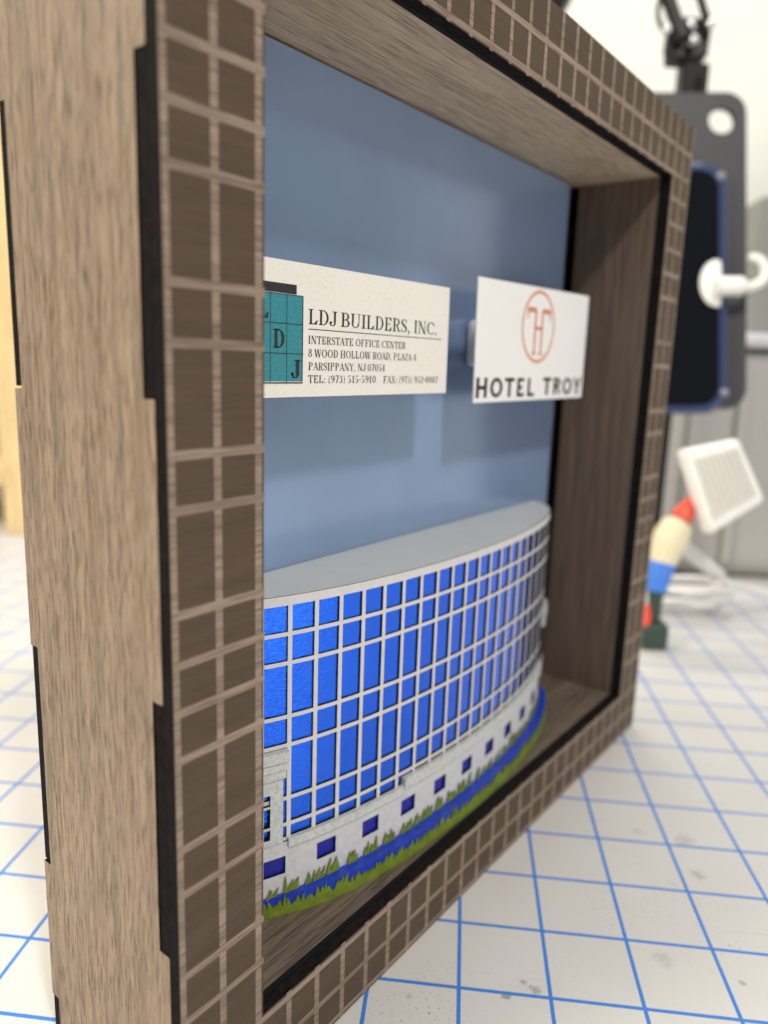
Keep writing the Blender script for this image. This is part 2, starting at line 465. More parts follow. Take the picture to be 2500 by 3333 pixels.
bld = thing("building_model", "small curved office building model with blue mirror windows and a grassy moat, inside the box", "building model", (XC, 0.022, S))
ZR = 0.1127
# roof slab
mb = MB(); NS = 96
ring = [EP(-LEN/2 + LEN*k/NS, ZR, -0.0004) for k in range(NS+1)]
mb.face(ring, ROOFM)
low = [Vector((p.x, p.y, ZR-0.0012)) for p in ring]
for k in range(NS): mb.face([ring[k], low[k], low[k+1], ring[k+1]], CHAR)
mb.face(list(reversed(low)), CHAR)
mb.build("roof", bld)

sM = s_of_x(0.0508); PITCH = (s_of_x(0.1664) - s_of_x(0.0508))/15.0
mull = [sM + PITCH*k for k in range(-12, 40) if -LEN/2+0.0022 < sM+PITCH*k < LEN/2-0.0022]
MW = 0.00062
zr = [0.1026, 0.0947, 0.0799, 0.0718, 0.0565, 0.0488]     # horizontal bars
HB = 0.00055
ztopw, zbotw = 0.1102, 0.0450
sstep = s_of_x(0.0912)                       # ledge gets taller to the right of here
sb = sorted(set([-LEN/2, LEN/2] + [m_+d for m_ in mull for d in (-MW, MW)]))
sbr = refine(sb, 0.0023)
zb = sorted([0.0440, zbotw, ztopw, ZR] + [z+d for z in zr for d in (-HB, HB)])
def lat(i, j):
    sm = (sbr[i]+sbr[i+1])/2; zm = (zb[j]+zb[j+1])/2
    if zm > ztopw or zm < zbotw: return True
    if any(abs(sm-m_) < MW for m_ in mull): return True
    if any(abs(zm-z) < HB for z in zr): return True
    if sm < mull[0] or sm > mull[-1]: return True
    return False
mb = MB(); cells(mb, sbr, zb, lat, 0.0, -0.00042, efn, FACADE, CHAR)
mb.build("window_lattice", bld)

# portico spans: left one and its twin at the other end
sPl0, sPl1 = s_of_x(0.0290), s_of_x(0.0502)
PORT = [(sPl0, sPl1), (s_of_x(0.2035), s_of_x(0.2215))]
# panes, each its own part; the farthest small ones together
zedges = [ztopw] + [v for z in zr for v in (z+HB, z-HB)] + [zbotw]
panes = []
for k in range(len(mull)-1):
    for j in range(0, len(zedges), 2):
        s0, s1, z1, z0 = mull[k]+MW-0.0002, mull[k+1]-MW+0.0002, zedges[j]+0.0002, zedges[j+1]-0.0002
        if any(a-0.0005 < s0 and s1 < b+0.0015 for a, b in PORT) and z1 < 0.072: continue
        if s0 > sstep and z1 < 0.0485: continue
        c = EP((s0+s1)/2, (z0+z1)/2); q = (EP(s1, z0)-EP(s0, z0)); nrm = Vector((q.y, -q.x, 0)).normalized()
        to = CAM - c
        A_ = max(0.0, nrm.dot(to.normalized())) * (s1-s0)*(z1-z0) / to.length_squared
        dd = c - CAM; px = dd.dot(RIGHT)/dd.dot(FWD)*2447+1250
        if px < 850: A_ *= 0.01
        panes.append((A_, s0, s1, z0, z1))
panes.sort(reverse=True)
def pane(mb_, s0, s1, z0, z1, mat=None):
    u = [s0+(s1-s0)*i/4 for i in range(5)]
    for i in range(4):
        mb_.face([EP(u[i], z0, -0.00050), EP(u[i+1], z0, -0.00050), EP(u[i+1], z1, -0.00050), EP(u[i], z1, -0.00050)], mat or FOIL)
for q in panes[:98]:
    mb = MB(); pane(mb, *q[1:]); mb.build("window_pane", bld, smooth=True)
mb = MB()
for q in panes[98:]: pane(mb, *q[1:])
o = mb.build("far_window_panes", bld, smooth=True); o["kind"] = "stuff"

# white ground floor with small windows
bw = [(a, b) for a, b in ((s_of_x(0.0440), s_of_x(0.0496)),)]
w0 = s_of_x(0.0592); wp = (s_of_x(0.1393)-s_of_x(0.0592))/5.0; ww = s_of_x(0.0654)-w0
bwin = [(w0+wp*k, w0+wp*k+ww) for k in range(-3, 12)]
bwin = [p for p in bwin if p[0] > -LEN/2+0.002 and p[1] < LEN/2-0.002]
sb2 = refine(sorted(set([-LEN/2, LEN/2] + [v for p in bwin for v in p])), 0.0023)
zb2 = [0.0232, 0.0344, 0.0396, 0.0439]
def gf(i, j):
    sm = (sb2[i]+sb2[i+1])/2
    return not (j == 1 and any(a < sm < b for a, b in bwin))
mb = MB(); cells(mb, sb2, zb2, gf, 0.00035, -0.00035, efn, SIDING, CHAR); mb.build("ground_floor_wall", bld)
for a, b in bwin:
    mb = MB(); pane(mb, a-0.0002, b+0.0002, 0.0342, 0.0398, FOILD); mb.build("ground_floor_window", bld, smooth=True)
# ledge (cornice) above it, taller on the right
def band(name, s0, s1, z0, z1, o0, o1, mat, cap=CHAR):
    u = refine([s0, s1], 0.0022)
    m_ = MB(); cells(m_, u, [z0, z1], lambda i, j: True, o0, o1, efn, mat, cap, mat); return m_.build(name, bld)
band("cornice", sPl1+0.0002, sstep, 0.0423, 0.0449, 0.0011, -0.0004, STONE, STONE)
band("cornice", sstep+0.0002, LEN/2-0.0005, 0.0438, 0.0472, 0.0013, -0.0004, STONE, STONE)
# porticoes
for a, b in PORT:
    porch_bits = []
    porch_bits.append(band("portico_cornice", a, b, 0.0682, 0.0710, 0.0018, -0.0003, STONE, STONE))
    porch_bits.append(band("portico_frieze", a, b, 0.0655, 0.0681, 0.0012, -0.0003, STONE, STONE))
    porch_bits.append(band("portico_architrave", a, b-0.0008, 0.0634, 0.0654, 0.0014, -0.0003, STONE, STONE))
    ua = [a+0.0014, a+0.0050, b-0.0050, b-0.0014]
    uu = refine(ua, 0.0022); zz = [0.0442, 0.0460, 0.0490, 0.0497, 0.0552, 0.0559, 0.0590, 0.0633]
    def pf(i, j):
        sm = (uu[i]+uu[i+1])/2
        if sm < ua[1] or sm > ua[2]: return True
        return j in (0, 2, 4, 6)
    mb = MB(); cells(mb, uu, zz, pf, 0.0008, -0.0004, efn, STONE, CHAR); pw = mb.build("portico", bld)
    mb = MB(); pane(mb, ua[0]-0.0014, ua[3]+0.0013, 0.0442, 0.0633); porch_bits.append(mb.build("portico_glazing", bld, smooth=True))
    for o in porch_bits: o.parent = pw

def OFFO(s):
    x = EP(s, 0).x; K = [(0.0,0.3),(0.036,0.6),(0.0434,1.2),(0.052,2.9),(0.0592,4.0),(0.069,4.8),(0.082,5.0),(0.190,5.0),(0.212,4.6),(0.23,3.6)]
    for (xa, a), (xb, b) in zip(K, K[1:]):
        if x <= xb: return 0.001*(a+(b-a)*(x-xa)/(xb-xa))
    return 0.0036
efo = lambda u, v, w: EP(u, v, OFFO(u)-0.0002+w)
efm = lambda u, v, w: EP(u, v, OFFO(u)-0.0006 if w > 0 else -0.0002)
# moat: a blue ledge round the foot of the building
u = refine([-LEN/2, LEN/2], 0.0022); ZW = 0.0286
mb = MB(); cells(mb, u, [S+0.0002, ZW], lambda i, j: True, 1, -1, efm, WATER, WATER); mb.build("moat", bld, smooth=True, angle=40)
# grass strips cut as blades
def blade(mb_, s, z0, h, w, lean, o0, o1, EP=EP):
    K = 5; L_ = []
    for k in range(K+1):
        t = k/K; wd = w*(1-t)**0.75*(1+0.5*t*(1-t)); x = s + lean*t*t
        L_.append((x-wd/2, x+wd/2, z0+h*t))
    for a, b in zip(L_, L_[1:]):
        mb_.face([EP(a[0],a[2],o0), EP(a[1],a[2],o0), EP(b[1],b[2],o0), EP(b[0],b[2],o0)], GREEN)
        mb_.face([EP(a[0],a[2],o1), EP(b[0],b[2],o1), EP(b[1],b[2],o1), EP(a[1],a[2],o1)], GREENE)
        mb_.face([EP(a[0],a[2],o0), EP(b[0],b[2],o0), EP(b[0],b[2],o1), EP(a[0],a[2],o1)], GREENE)
        mb_.face([EP(a[1],a[2],o0), EP(a[1],a[2],o1), EP(b[1],b[2],o1), EP(b[1],b[2],o0)], GREENE)
mb = MB()
cells(mb, u, [S+0.0002, S+0.0029], lambda i, j: True, 0.0, -0.0004, efo, GREEN, GREENE)
s = -LEN/2 + 0.002
rg = random.Random(3)
while s < LEN/2-0.002:
    n = rg.randint(2, 5); sp = s
    for k in range(n):
        h = rg.uniform(0.0012, 0.0042); 
        blade(mb, sp, S+0.0026, h, rg.uniform(0.0010, 0.0017), rg.uniform(-0.0007, 0.0013), rg.uniform(0, 0.00006), -0.00035, EP=efo)
        sp += rg.uniform(0.0008, 0.0015)
    s = sp + rg.uniform(0.0001, 0.0010)
mb.build("outer_grass_strip", bld)
mb = MB(); s = -LEN/2+0.002; rg = random.Random(11)
while s < LEN/2-0.002:
    n = rg.randint(2, 5); sp = s
    hs = rg.uniform(0.6, 1.0)
    w_ = 0.0008
    for k in range(n):
        h = hs*rg.uniform(0.0032, 0.0062)
        blade(mb, sp, ZW-0.0004, h, rg.uniform(0.0011, 0.0017), rg.uniform(-0.0004, 0.0014), 0.0009 + rg.uniform(0, 0.0001), 0.0006)
        sp += rg.uniform(0.0007, 0.0013)
    s = sp + rg.uniform(0.0005, 0.0032)
mb.build("inner_grass_strip", bld)

# ------------------------------------------------------------------ lettering (own letter shapes)
class Glyphs:
    """flat letters of cap height 1; serif letters have thick stems and thin hairlines"""
    def __init__(s, serif, t): s.serif = serif; s.t = t; s.h = 0.055 if serif else t; s.e = 0.085 if serif else 0.0
    def rect(s, x0, y0, x1, y1): s.P.append([(x0,y0),(x1,y0),(x1,y1),(x0,y1)])
    def poly(s, *p): s.P.append(list(p))
    def stem(s, x, y0=0.0, y1=1.0, b=1, tp=1, w=None):
        w = w or s.t
        s.rect(x-w/2, y0, x+w/2, y1)
        if s.serif:
            if b: s.rect(x-w/2-s.e, y0, x+w/2+s.e, y0+s.h)
            if tp: s.rect(x-w/2-s.e, y1-s.h, x+w/2+s.e, y1)
    def arc(s, cx, cy, rx, ry, a0, a1, wx, wy, k=18):
        for i in range(k):
            u, v = R(a0+(a1-a0)*i/k), R(a0+(a1-a0)*(i+1)/k)
            f = lambda a, o: (cx+(rx-(wx if o else 0))*math.cos(a), cy+(ry-(wy if o else 0))*math.sin(a))
            s.P.append([f(u,0), f(v,0), f(v,1), f(u,1)])
    def diag(s, x0, y0, x1, y1, w): s.P.append([(x0-w/2,y0),(x0+w/2,y0),(x1+w/2,y1),(x1-w/2,y1)])
    def stroke(s, pts, ws):
        L = []
        for i, p in enumerate(pts):
            a = pts[max(0,i-1)]; b = pts[min(len(pts)-1,i+1)]
            dx, dy = b[0]-a[0], b[1]-a[1]; l = math.hypot(dx, dy) or 1
            w = ws[i]/2; L.append(((p[0]-dy/l*w, p[1]+dx/l*w), (p[0]+dy/l*w, p[1]-dx/l*w)))
        for a, b in zip(L, L[1:]): s.P.append([a[0], a[1], b[1], b[0]])
    def get(s, ch):
        s.P = []; t, h, e, sf = s.t, s.h, s.e, s.serif
        thin = 0.06 if sf else t
        wy = h if sf else t
        W_ = 0.6
        if ch == ' ': return [], 0.30
        if ch == 'I': s.stem(0.2); W_ = 0.4
        elif ch in 'LEF':
            s.stem(0.2)
            if ch in 'LE':
                s.rect(0.2, 0, 0.62, h)
                if sf: s.poly((0.40,h),(0.62,h),(0.66,0.30),(0.61,0.30))
            if ch in 'EF':
                s.rect(0.2, 1-h, 0.60, 1); s.rect(0.2, 0.5-h/2, 0.48, 0.5+h/2)
                if sf:
                    s.poly((0.42,1-h),(0.62,1-h),(0.62,0.74),(0.58,0.74)); s.rect(0.45,0.38,0.49,0.64)
            W_ = 0.70
        elif ch == 'T':
            s.stem(0.36, tp=0); s.rect(0.03, 1-h, 0.69, 1)
            if sf:
                s.poly((0.03,1-h),(0.18,1-h),(0.07,0.72),(0.03,0.72)); s.poly((0.69,1-h),(0.54,1-h),(0.65,0.72),(0.69,0.72))
            W_ = 0.72
        elif ch == 'H': s.stem(0.18); s.stem(0.66); s.rect(0.18,0.5-h/2,0.66,0.5+h/2); W_ = 0.84
        elif ch == 'D':
            s.stem(0.2); s.rect(0.2,0,0.36,h); s.rect(0.2,1-h,0.36,1); s.arc(0.34,0.5,0.40,0.5,-90,90,t,wy); W_ = 0.80
        elif ch in 'BPR':
            s.stem(0.2); s.rect(0.2,1-h,0.36,1); s.rect(0.2,0.5-h/2,0.36,0.5+h/2); s.arc(0.35,0.74,0.30 if ch=='B' else 0.32,0.26,-90,90,t*0.95,wy)
            if ch == 'B': s.rect(0.2,0,0.36,h); s.arc(0.36,0.265,0.35,0.265,-90,90,t,wy)
            if ch == 'R':
                s.diag(0.62,0.02,0.42,0.5,t*0.95)
                if sf: s.rect(0.53,0,0.76,h)
            W_ = 0.76
        elif ch in 'OQ0':
            rx = 0.40 if ch == 'O' else 0.29
            s.arc(rx+0.05,0.5,rx,0.5,0,360,t,wy,30); W_ = 2*rx+0.1
        elif ch == 'C':
            s.arc(0.44,0.5,0.39,0.5,42,318,t,wy,26)
            if sf: s.rect(0.70,0.66,0.745,0.98)
            W_ = 0.78
        elif ch == 'J':
            s.rect(0.32,0.22,0.32+t,1)
            if sf: s.rect(0.32-e,1-h,0.32+t+e,1)
            s.arc((0.32+t)-0.235,0.23,0.235,0.24,-180,0,t*0.8,wy)
            if sf: s.arc(0.115,0.24,0.085,0.085,0,360,0.085,0.085,12)
            W_ = 0.36+t
        elif ch == 'U':
            s.stem(0.18,0.3,1,b=0); s.stem(0.66,0.3,1,b=0,w=thin)
            s.arc(0.39,0.31,0.30 if sf else 0.30,0.31,180,360,t*0.8,wy); W_ = 0.84
        elif ch == 'N':
            s.stem(0.16,w=thin); s.stem(0.68,w=thin); s.diag(0.68,0,0.16,1,t*1.05); W_ = 0.86
        elif ch == 'A':
            s.diag(0.06,0,0.36,1,thin); s.diag(0.64,0,0.34,1,t); s.rect(0.17,0.30,0.55,0.30+h)
            if sf: s.rect(-0.04,0,0.18,h); s.rect(0.50,0,0.78,h)
            W_ = 0.72
        elif ch in 'YVW':
            if ch == 'Y':
                s.stem(0.36,0,0.45,tp=0); s.diag(0.36,0.42,0.10,1,t); s.diag(0.36,0.42,0.62,1,thin)
                if sf: s.rect(-0.03,1-h,0.24,1); s.rect(0.52,1-h,0.74,1)
                W_ = 0.72
            else:
                s.diag(0.30,0,0.10,1,t); s.diag(0.32,0,0.50,1,thin); s.diag(0.74,0,0.52,1,t); s.diag(0.76,0,0.96,1,thin)
                if sf: s.rect(-0.03,1-h,0.24,1); s.rect(0.40,1-h,0.66,1); s.rect(0.86,1-h,1.06,1)
                W_ = 1.04
        elif ch == 'Z':
            s.rect(0.06,1-h,0.60,1); s.rect(0.04,0,0.62,h); s.diag(0.12,0.02,0.53,0.98,t)
            if sf: s.rect(0.06,0.76,0.10,1); s.rect(0.58,0,0.62,0.26)
            W_ = 0.68
        elif ch == 'X':
            s.diag(0.58,0,0.14,1,t); s.diag(0.10,0,0.60,1,thin)
            if sf:
                for x in (0.12,0.58): s.rect(x-0.14,0,x+0.14,h); s.rect(x-0.14,1-h,x+0.14,1)
            W_ = 0.74
        elif ch in 'S8':
            if ch == 'S':
                pts = [(0.50,0.80),(0.44,0.92),(0.30,0.975),(0.16,0.92),(0.11,0.77),(0.18,0.62),(0.32,0.51),(0.47,0.38),(0.52,0.24),(0.46,0.09),(0.31,0.025),(0.16,0.08),(0.09,0.22)]
                s.stroke(pts, [0.05,0.055,0.05,0.10,0.14,0.16,0.17,0.16,0.14,0.10,0.05,0.055,0.05] if sf else [t]*13)
                if sf: s.rect(0.49,0.70,0.53,0.99); s.rect(0.065,0.01,0.105,0.30)
            else:
                s.arc(0.31,0.76,0.22,0.24,0,360,t*0.8,wy,24); s.arc(0.31,0.28,0.27,0.28,0,360,t*0.9,wy,24)
            W_ = 0.61
        elif ch == '1': s.stem(0.26,tp=0); s.poly((0.26,1),(0.26,0.9),(0.08,0.80),(0.08,0.84)); W_ = 0.5
        elif ch == '2':
            s.stroke([(0.10,0.74),(0.14,0.90),(0.29,0.97),(0.45,0.90),(0.48,0.74),(0.38,0.52),(0.20,0.28),(0.08,0.08)],[0.12,0.07,0.05,0.12,0.15,0.14,0.08,0.05])
            s.rect(0.07,0,0.53,0.12); W_ = 0.60
        elif ch in '35':
            if ch == '3': s.arc(0.27,0.76,0.20,0.23,-90,150,t*0.8,wy)
            else: s.rect(0.12,0.52,0.16,1); s.rect(0.12,0.90,0.50,1)
            s.arc(0.27,0.29,0.26,0.29,-150,100,t,wy); W_ = 0.60
        elif ch == '4': s.stem(0.40,tp=0); s.diag(0.06,0.28,0.40,0.99,thin); s.rect(0.05,0.25,0.58,0.31); W_ = 0.62
        elif ch == '7': s.rect(0.06,0.88,0.54,1); s.diag(0.24,0,0.50,0.9,t*0.9); W_ = 0.58
        elif ch in '69':
            s.arc(0.30,0.30 if ch=='6' else 0.70,0.25,0.30,0,360,t*0.9,wy,24)
            if ch == '9': s.stroke([(0.52,0.70),(0.50,0.40),(0.36,0.14),(0.12,0.02)],[0.15,0.14,0.10,0.05])
            else: s.stroke([(0.08,0.30),(0.10,0.60),(0.24,0.86),(0.48,0.98)],[0.15,0.14,0.10,0.05])
            W_ = 0.60
        elif ch in '.:':
            s.arc(0.15,0.075,0.085,0.085,0,360,0.085,0.085,12)
            if ch == ':': s.arc(0.15,0.52,0.085,0.085,0,360,0.085,0.085,12)
            W_ = 0.30
        elif ch == ',':
            s.arc(0.15,0.075,0.085,0.085,0,360,0.085,0.085,12); s.diag(0.10,-0.20,0.21,0.06,0.05); W_ = 0.30
        elif ch == '-': s.rect(0.04,0.36,0.32,0.46); W_ = 0.36
        elif ch == '(': s.arc(0.40,0.42,0.34,0.64,122,238,0.09,0.02); W_ = 0.34
        elif ch == ')': s.arc(-0.06,0.42,0.34,0.64,-58,58,0.09,0.02); W_ = 0.34
        return s.P, W_
def lettering(mb_, text, x0, x1, z, cap, y, mat, serif=True, t=0.15, track=0.02, layer=0.0):
    g = Glyphs(serif, t); pen = 0.0; polys = []
    for ch in text:
        P, w = g.get(ch)
        polys += [[(a+pen, b) for a, b in p] for p in P]; pen += w + track
    pen -= track
    sx = (x1-x0)/pen
    for p in polys:
        q = [(x0+a*sx, y, z+b*cap) for a, b in p]
        # face the viewer (-y)
        area2 = sum(q[i][0]*q[(i+1) % len(q)][2]-q[(i+1) % len(q)][0]*q[i][2] for i in range(len(q)))
        if area2 < 0: q.reverse()
        mb_.face(q, mat)

INK = plain("black_ink", (0.014,0.014,0.015), 0.55, var=0.2, vscale=1500)
INKW = plain("warm_black_ink", (0.020,0.016,0.013), 0.5)
ORANGE = plain("orange_ink", (0.62,0.235,0.115), 0.5)
def card_mat(name, c, speck):
    m, nt, b = new_mat(name)
    v = mapping(nt)
    base = ramp(nt, noise(nt, v, 60, 4), [(0.3, tuple(x*0.97 for x in c)), (0.7, c)])
    if speck:
        f = ramp(nt, noise(nt, mapping(nt, (1, 1, 1.5)), 1900, 2, 0.5, 1.0), [(0.67, 0.0), (0.72, 0.75)])
        base = mixc(nt, f, base, (0.24,0.19,0.13))
        f2 = ramp(nt, noise(nt, mapping(nt, (0.5, 1, 1.1), loc=(5,2,3)), 2300, 2, 0.5, 0.8), [(0.70, 0.0), (0.74, 0.6)])
        base = mixc(nt, f2, base, (0.10,0.09,0.08))
    nt.links.new(base, b.inputs['Base Color']); b.inputs['Roughness'].default_value = 0.6
    bump(nt, b, noise(nt, v, 1500, 3), 0.1, 0.0002)
    return m
CREAM = card_mat("cream_card", (0.78,0.745,0.67), True)
WHITEC = card_mat("white_card", (0.80,0.79,0.765), False)
def teal_mat():
    m, nt, b = new_mat("teal_ink")
    n = noise(nt, mapping(nt), 1700, 4, 0.65)
    nt.links.new(ramp(nt, n, [(0.3, (0.010,0.155,0.20)), (0.7, (0.035,0.29,0.34))]), b.inputs['Base Color'])
    b.inputs['Roughness'].default_value = 0.45; bump(nt, b, n, 0.6, 0.0004); return m
TEAL = teal_mat()
FOAM = plain("foam_pad", (0.78,0.78,0.78), 0.7)
YC = 0.0220
# builders' card
card = thing("business_card", "cream speckled business card with a teal grid logo and black serif lettering", "business card", (0.0765, YC, 0.178))
mb = MB(); x0, x1 = 0.0320, 0.12085
P = [(x0,0.16205),(x1+0.0002,0.16235),(x1-0.0002,0.19406),(x0,0.1936)]
mb.face([(x, YC, z) for x, z in P], CREAM); mb.face([(x, YC+0.00045, z) for x, z in reversed(P)], CREAM)
for k in range(4):
    a, b = P[k], P[(k+1) % 4]; mb.face([(a[0],YC,a[1]),(a[0],YC+0.00045,a[1]),(b[0],YC+0.00045,b[1]),(b[0],YC,b[1])], CREAM)
sheet = mb.build("card_sheet", card)
y1 = YC-0.00004; y2 = YC-0.00010
def rect(mb_, xa, za, xb, zb_, y, mat): mb_.face([(xa,y,za),(xb,y,za),(xb,y,zb_),(xa,y,zb_)], mat)
gx = [0.04010, 0.04540, 0.05075, 0.05612]; gz = [0.16560, 0.17245, 0.17938, 0.18605]
mb = MB(); rect(mb, gx[0], gz[0]+0.0003, gx[3], gz[3], y1, TEAL); flatmesh(mb, "logo_square", sheet)
mb = MB(); rect(mb, gx[0]+0.002, gz[3]+0.0002, 0.0540, 0.18845, y1, INK)
lwd = 0.00016
for x in gx[1:3]: rect(mb, x-lwd/2, gz[0], x+lwd/2, gz[3], y2, INK)
rect(mb, gx[3]-0.0001, gz[0]-0.0001, gx[3]+0.00018, gz[3], y2, INK)
for z in gz[1:]: rect(mb, gx[0], z-lwd/2, gx[3], z+lwd/2, y2-0.00002, INK)
rect(mb, gx[0], gz[0]-0.0002, gx[3], gz[0]+0.0001, y2-0.00002, INK)
lettering(mb, "L", 0.0411, 0.0450, 0.1803, 0.0044, y2-0.00004, INK, t=0.2)
lettering(mb, "D", 0.0462, 0.0503, 0.1737, 0.0043, y2-0.00004, INK, t=0.19)
lettering(mb, "J", 0.0520, 0.0553, 0.1667, 0.0043, y2-0.00004, INK, t=0.2)
flatmesh(mb, "logo_ink", sheet)
mb = MB(); lettering(mb, "LDJ BUILDERS, INC.", 0.0580, 0.1146, 0.17972, 0.0036, y1, INK, t=0.145, track=0.0)
rect(mb, 0.0582, 0.17842, 0.1171, 0.17864, y1, INK); flatmesh(mb, "name_lettering", sheet)
mb = MB()
lettering(mb, "INTERSTATE OFFICE CENTER", 0.0581, 0.0988, 0.17505, 0.00193, y1, INK, t=0.16, track=0.02)
lettering(mb, "8 WOOD HOLLOW ROAD, PLAZA 4", 0.0582, 0.1043, 0.17185, 0.00195, y1, INK, t=0.16, track=0.02)
lettering(mb, "PARSIPPANY, NJ 07054", 0.0583, 0.0894, 0.16862, 0.00195, y1, INK, t=0.16, track=0.02)
lettering(mb, "TEL: (973) 515-5910", 0.0583, 0.0855, 0.16548, 0.00195, y1, INK, t=0.16, track=0.02)
lettering(mb, "FAX: (973) 952-0087", 0.0887, 0.1161, 0.16543, 0.00195, y1, INK, t=0.16, track=0.02)
flatmesh(mb, "address_lettering", sheet)
mb = MB(); mb.box((0.048, YC+0.0005, 0.170), (0.106, 0.0399, 0.187), FOAM); mb.build("foam_spacer", card, bevel=0.003)
# hotel card
card = thing("business_card", "plain white business card with an orange oval monogram above dark block capitals", "business card", (0.1815, YC, 0.180))
card["label"] = "plain white business card with an orange oval monogram above dark block capitals"
mb = MB(); P = [(0.1381,0.1588),(0.2261,0.1593),(0.2259,0.2006),(0.1371,0.1992)]
mb.face([(x, YC, z) for x, z in P], WHITEC); mb.face([(x, YC+0.00045, z) for x, z in reversed(P)], WHITEC)
for k in range(4):
    a, b = P[k], P[(k+1) % 4]; mb.face([(a[0],YC,a[1]),(a[0],YC+0.00045,a[1]),(b[0],YC+0.00045,b[1]),(b[0],YC,b[1])], WHITEC)
sheet = mb.build("card_sheet", card)
mb = MB(); lettering(mb, "HOTEL", 0.1384, 0.1828, 0.1604, 0.0068, y1, INKW, serif=False, t=0.19, track=0.06)
lettering(mb, "TROY", 0.1886, 0.2248, 0.1608, 0.0066, y1, INKW, serif=False, t=0.19, track=0.04)
flatmesh(mb, "name_lettering", sheet)
mb = MB()
g = Glyphs(False, 0.1); g.P = []
ocx, ocz, orx, orz = 0.18205, 0.1858, 0.01330, 0.0131
g.arc(ocx, ocz, orx, orz, 0, 360, 0.00115, 0.00115, 48)
for xs, d in ((0.17935, -1), (0.18475, 1)):
    g.rect(xs-0.00075, 0.1760, xs+0.00075, 0.1918)                       # stem
    g.rect(xs-0.0019, 0.17565, xs+0.0019, 0.1763)                        # foot
    xe = xs + d*0.0066
    g.poly((xs, 0.1908), (xe, 0.1908), (xe, 0.1926), (xs, 0.1926))       # arm of the T
    g.poly((xe, 0.1915), (xe-d*0.0014, 0.1915), (xe-d*0.0006, 0.1883), (xe, 0.1883))
g.rect(0.1795, 0.1847, 0.1846, 0.1858)
for p in g.P:
    q = [(a, y1, b) for a, b in p]
    if sum(q[i][0]*q[(i+1) % len(q)][2]-q[(i+1) % len(q)][0]*q[i][2] for i in range(len(q))) < 0: q.reverse()
    mb.face(q, ORANGE)
flatmesh(mb, "monogram", sheet)
mb = MB(); mb.box((0.1590, YC+0.0005, 0.1705), (0.2150, 0.0399, 0.1875), FOAM); mb.build("foam_spacer", card, bevel=0.003, bseg=3)

# ------------------------------------------------------------------ things behind the box
def catd(px, py, d):    # a point at a known distance, worked out once from the survey of the photograph
    return CAM + (RIGHT*((px-1250)/2447.15) + DOWN*((py-1666.5)/2447.15) + FWD) * d
METAL = plain("black_metal", (0.009,0.009,0.009), 0.42, spec=0.3)
STEEL = plain("bolt_steel", (0.75,0.75,0.75), 0.22, metal=1.0)
pt = catd(2250, 285, 0.545)
arm = thing("desk_arm", "black jointed desk arm on a square post with shiny bolts, behind the box", "desk arm", (pt.x, pt.y, 0))
def obox(mb_, c, ax, ay, az, mat):
    c = Vector(c); P = []
    for sx, sy, sz in ((-1,-1,-1),(1,-1,-1),(1,1,-1),(-1,1,-1),(-1,-1,1),(1,-1,1),(1,1,1),(-1,1,1)): P.append(c + ax*sx + ay*sy + az*sz)
    for q in ((0,3,2,1),(4,5,6,7),(0,1,5,4),(1,2,6,5),(2,3,7,6),(3,0,4,7)): mb_.face([P[i] for i in q], mat)
RH = Vector((RIGHT.x, RIGHT.y, 0)).normalized(); FH = Vector((FWD.x, FWD.y, 0)).normalized(); UP = Vector((0, 0, 1))
mb = MB(); obox(mb, (pt.x, pt.y, 0.194), RH*0.0098, FH*0.0075, UP*0.194, METAL); mb.build("post", arm, bevel=0.002)
mb = MB(); obox(mb, Vector((pt.x, pt.y, 0.206)) + RH*0.0022 - FH*0.0078, RH*0.0020, FH*0.0006, UP*0.172, BLACK); mb.build("post_slot", arm)
mb = MB(); mb.tube([(pt.x, pt.y, 0.0005), (pt.x, pt.y, 0.010), (pt.x, pt.y, 0.016)], [0.040, 0.038, 0.016], METAL, 32); mb.build("base", arm, smooth=True)
jd = 0.537
def jp(px, py, d=jd): return catd(px, py, d)
def plate(mb_, pts, d, th, mat):
    f = [catd(x, y, d) for x, y in pts]; b = [p + FWD*th for p in f]
    mb_.face(f, mat); mb_.face(list(reversed(b)), mat)
    for k in range(len(f)): mb_.face([f[k], b[k], b[(k+1) % len(f)], f[(k+1) % len(f)]], mat)
mb = MB(); plate(mb, [(2182,185),(2180,120),(2200,55),(2250,50),(2318,62),(2316,110),(2306,180),(2240,190)], jd, 0.014, METAL); brk = mb.build("joint_bracket", arm, bevel=0.0015)
for (x0, y0, x1, y1_, w) in ((2222, 130, 2060, -330, 34), (2302, 70, 2180, -330, 11)):
    a = jp(x0, y0, 0.531); b = jp(x1, y1_, 0.531); t = (b-a).normalized(); sd = t.cross(FWD).normalized()
    mb = MB(); obox(mb, (a+b)/2, sd*(w/2/2447*0.531*1.0), FWD*0.004, t*((b-a).length/2), METAL); mb.build("arm_bar", arm, bevel=0.001)
a = jp(2110, -330, 0.531); b = jp(1770, -110, 0.55); mb = MB(); mb.tube([a, b], 0.0055, METAL); mb.build("arm_bar", arm, smooth=True)
for (x, y) in ((2252, 78), (2262, 127), (2174, 95), (2315, 78)):
    c = jp(x, y, 0.5285); mb = MB(); mb.tube([c + FWD*0.004, c, c - FWD*0.0016, c - FWD*0.0026], [0.0034, 0.0034, 0.0026, 0.0008], STEEL, 18); mb.build("bolt", brk, smooth=True)
c = jp(2172, 130, 0.533); mb = MB(); mb.tube([c, jp(2174, 158, 0.533), jp(2177, 160, 0.533), jp(2180, 190, 0.533)], [0.0022, 0.0022, 0.0042, 0.0030], METAL); mb.build("thumb_screw", brk, smooth=True)
CABLE = plain("olive_cable", (0.045,0.045,0.022), 0.5)
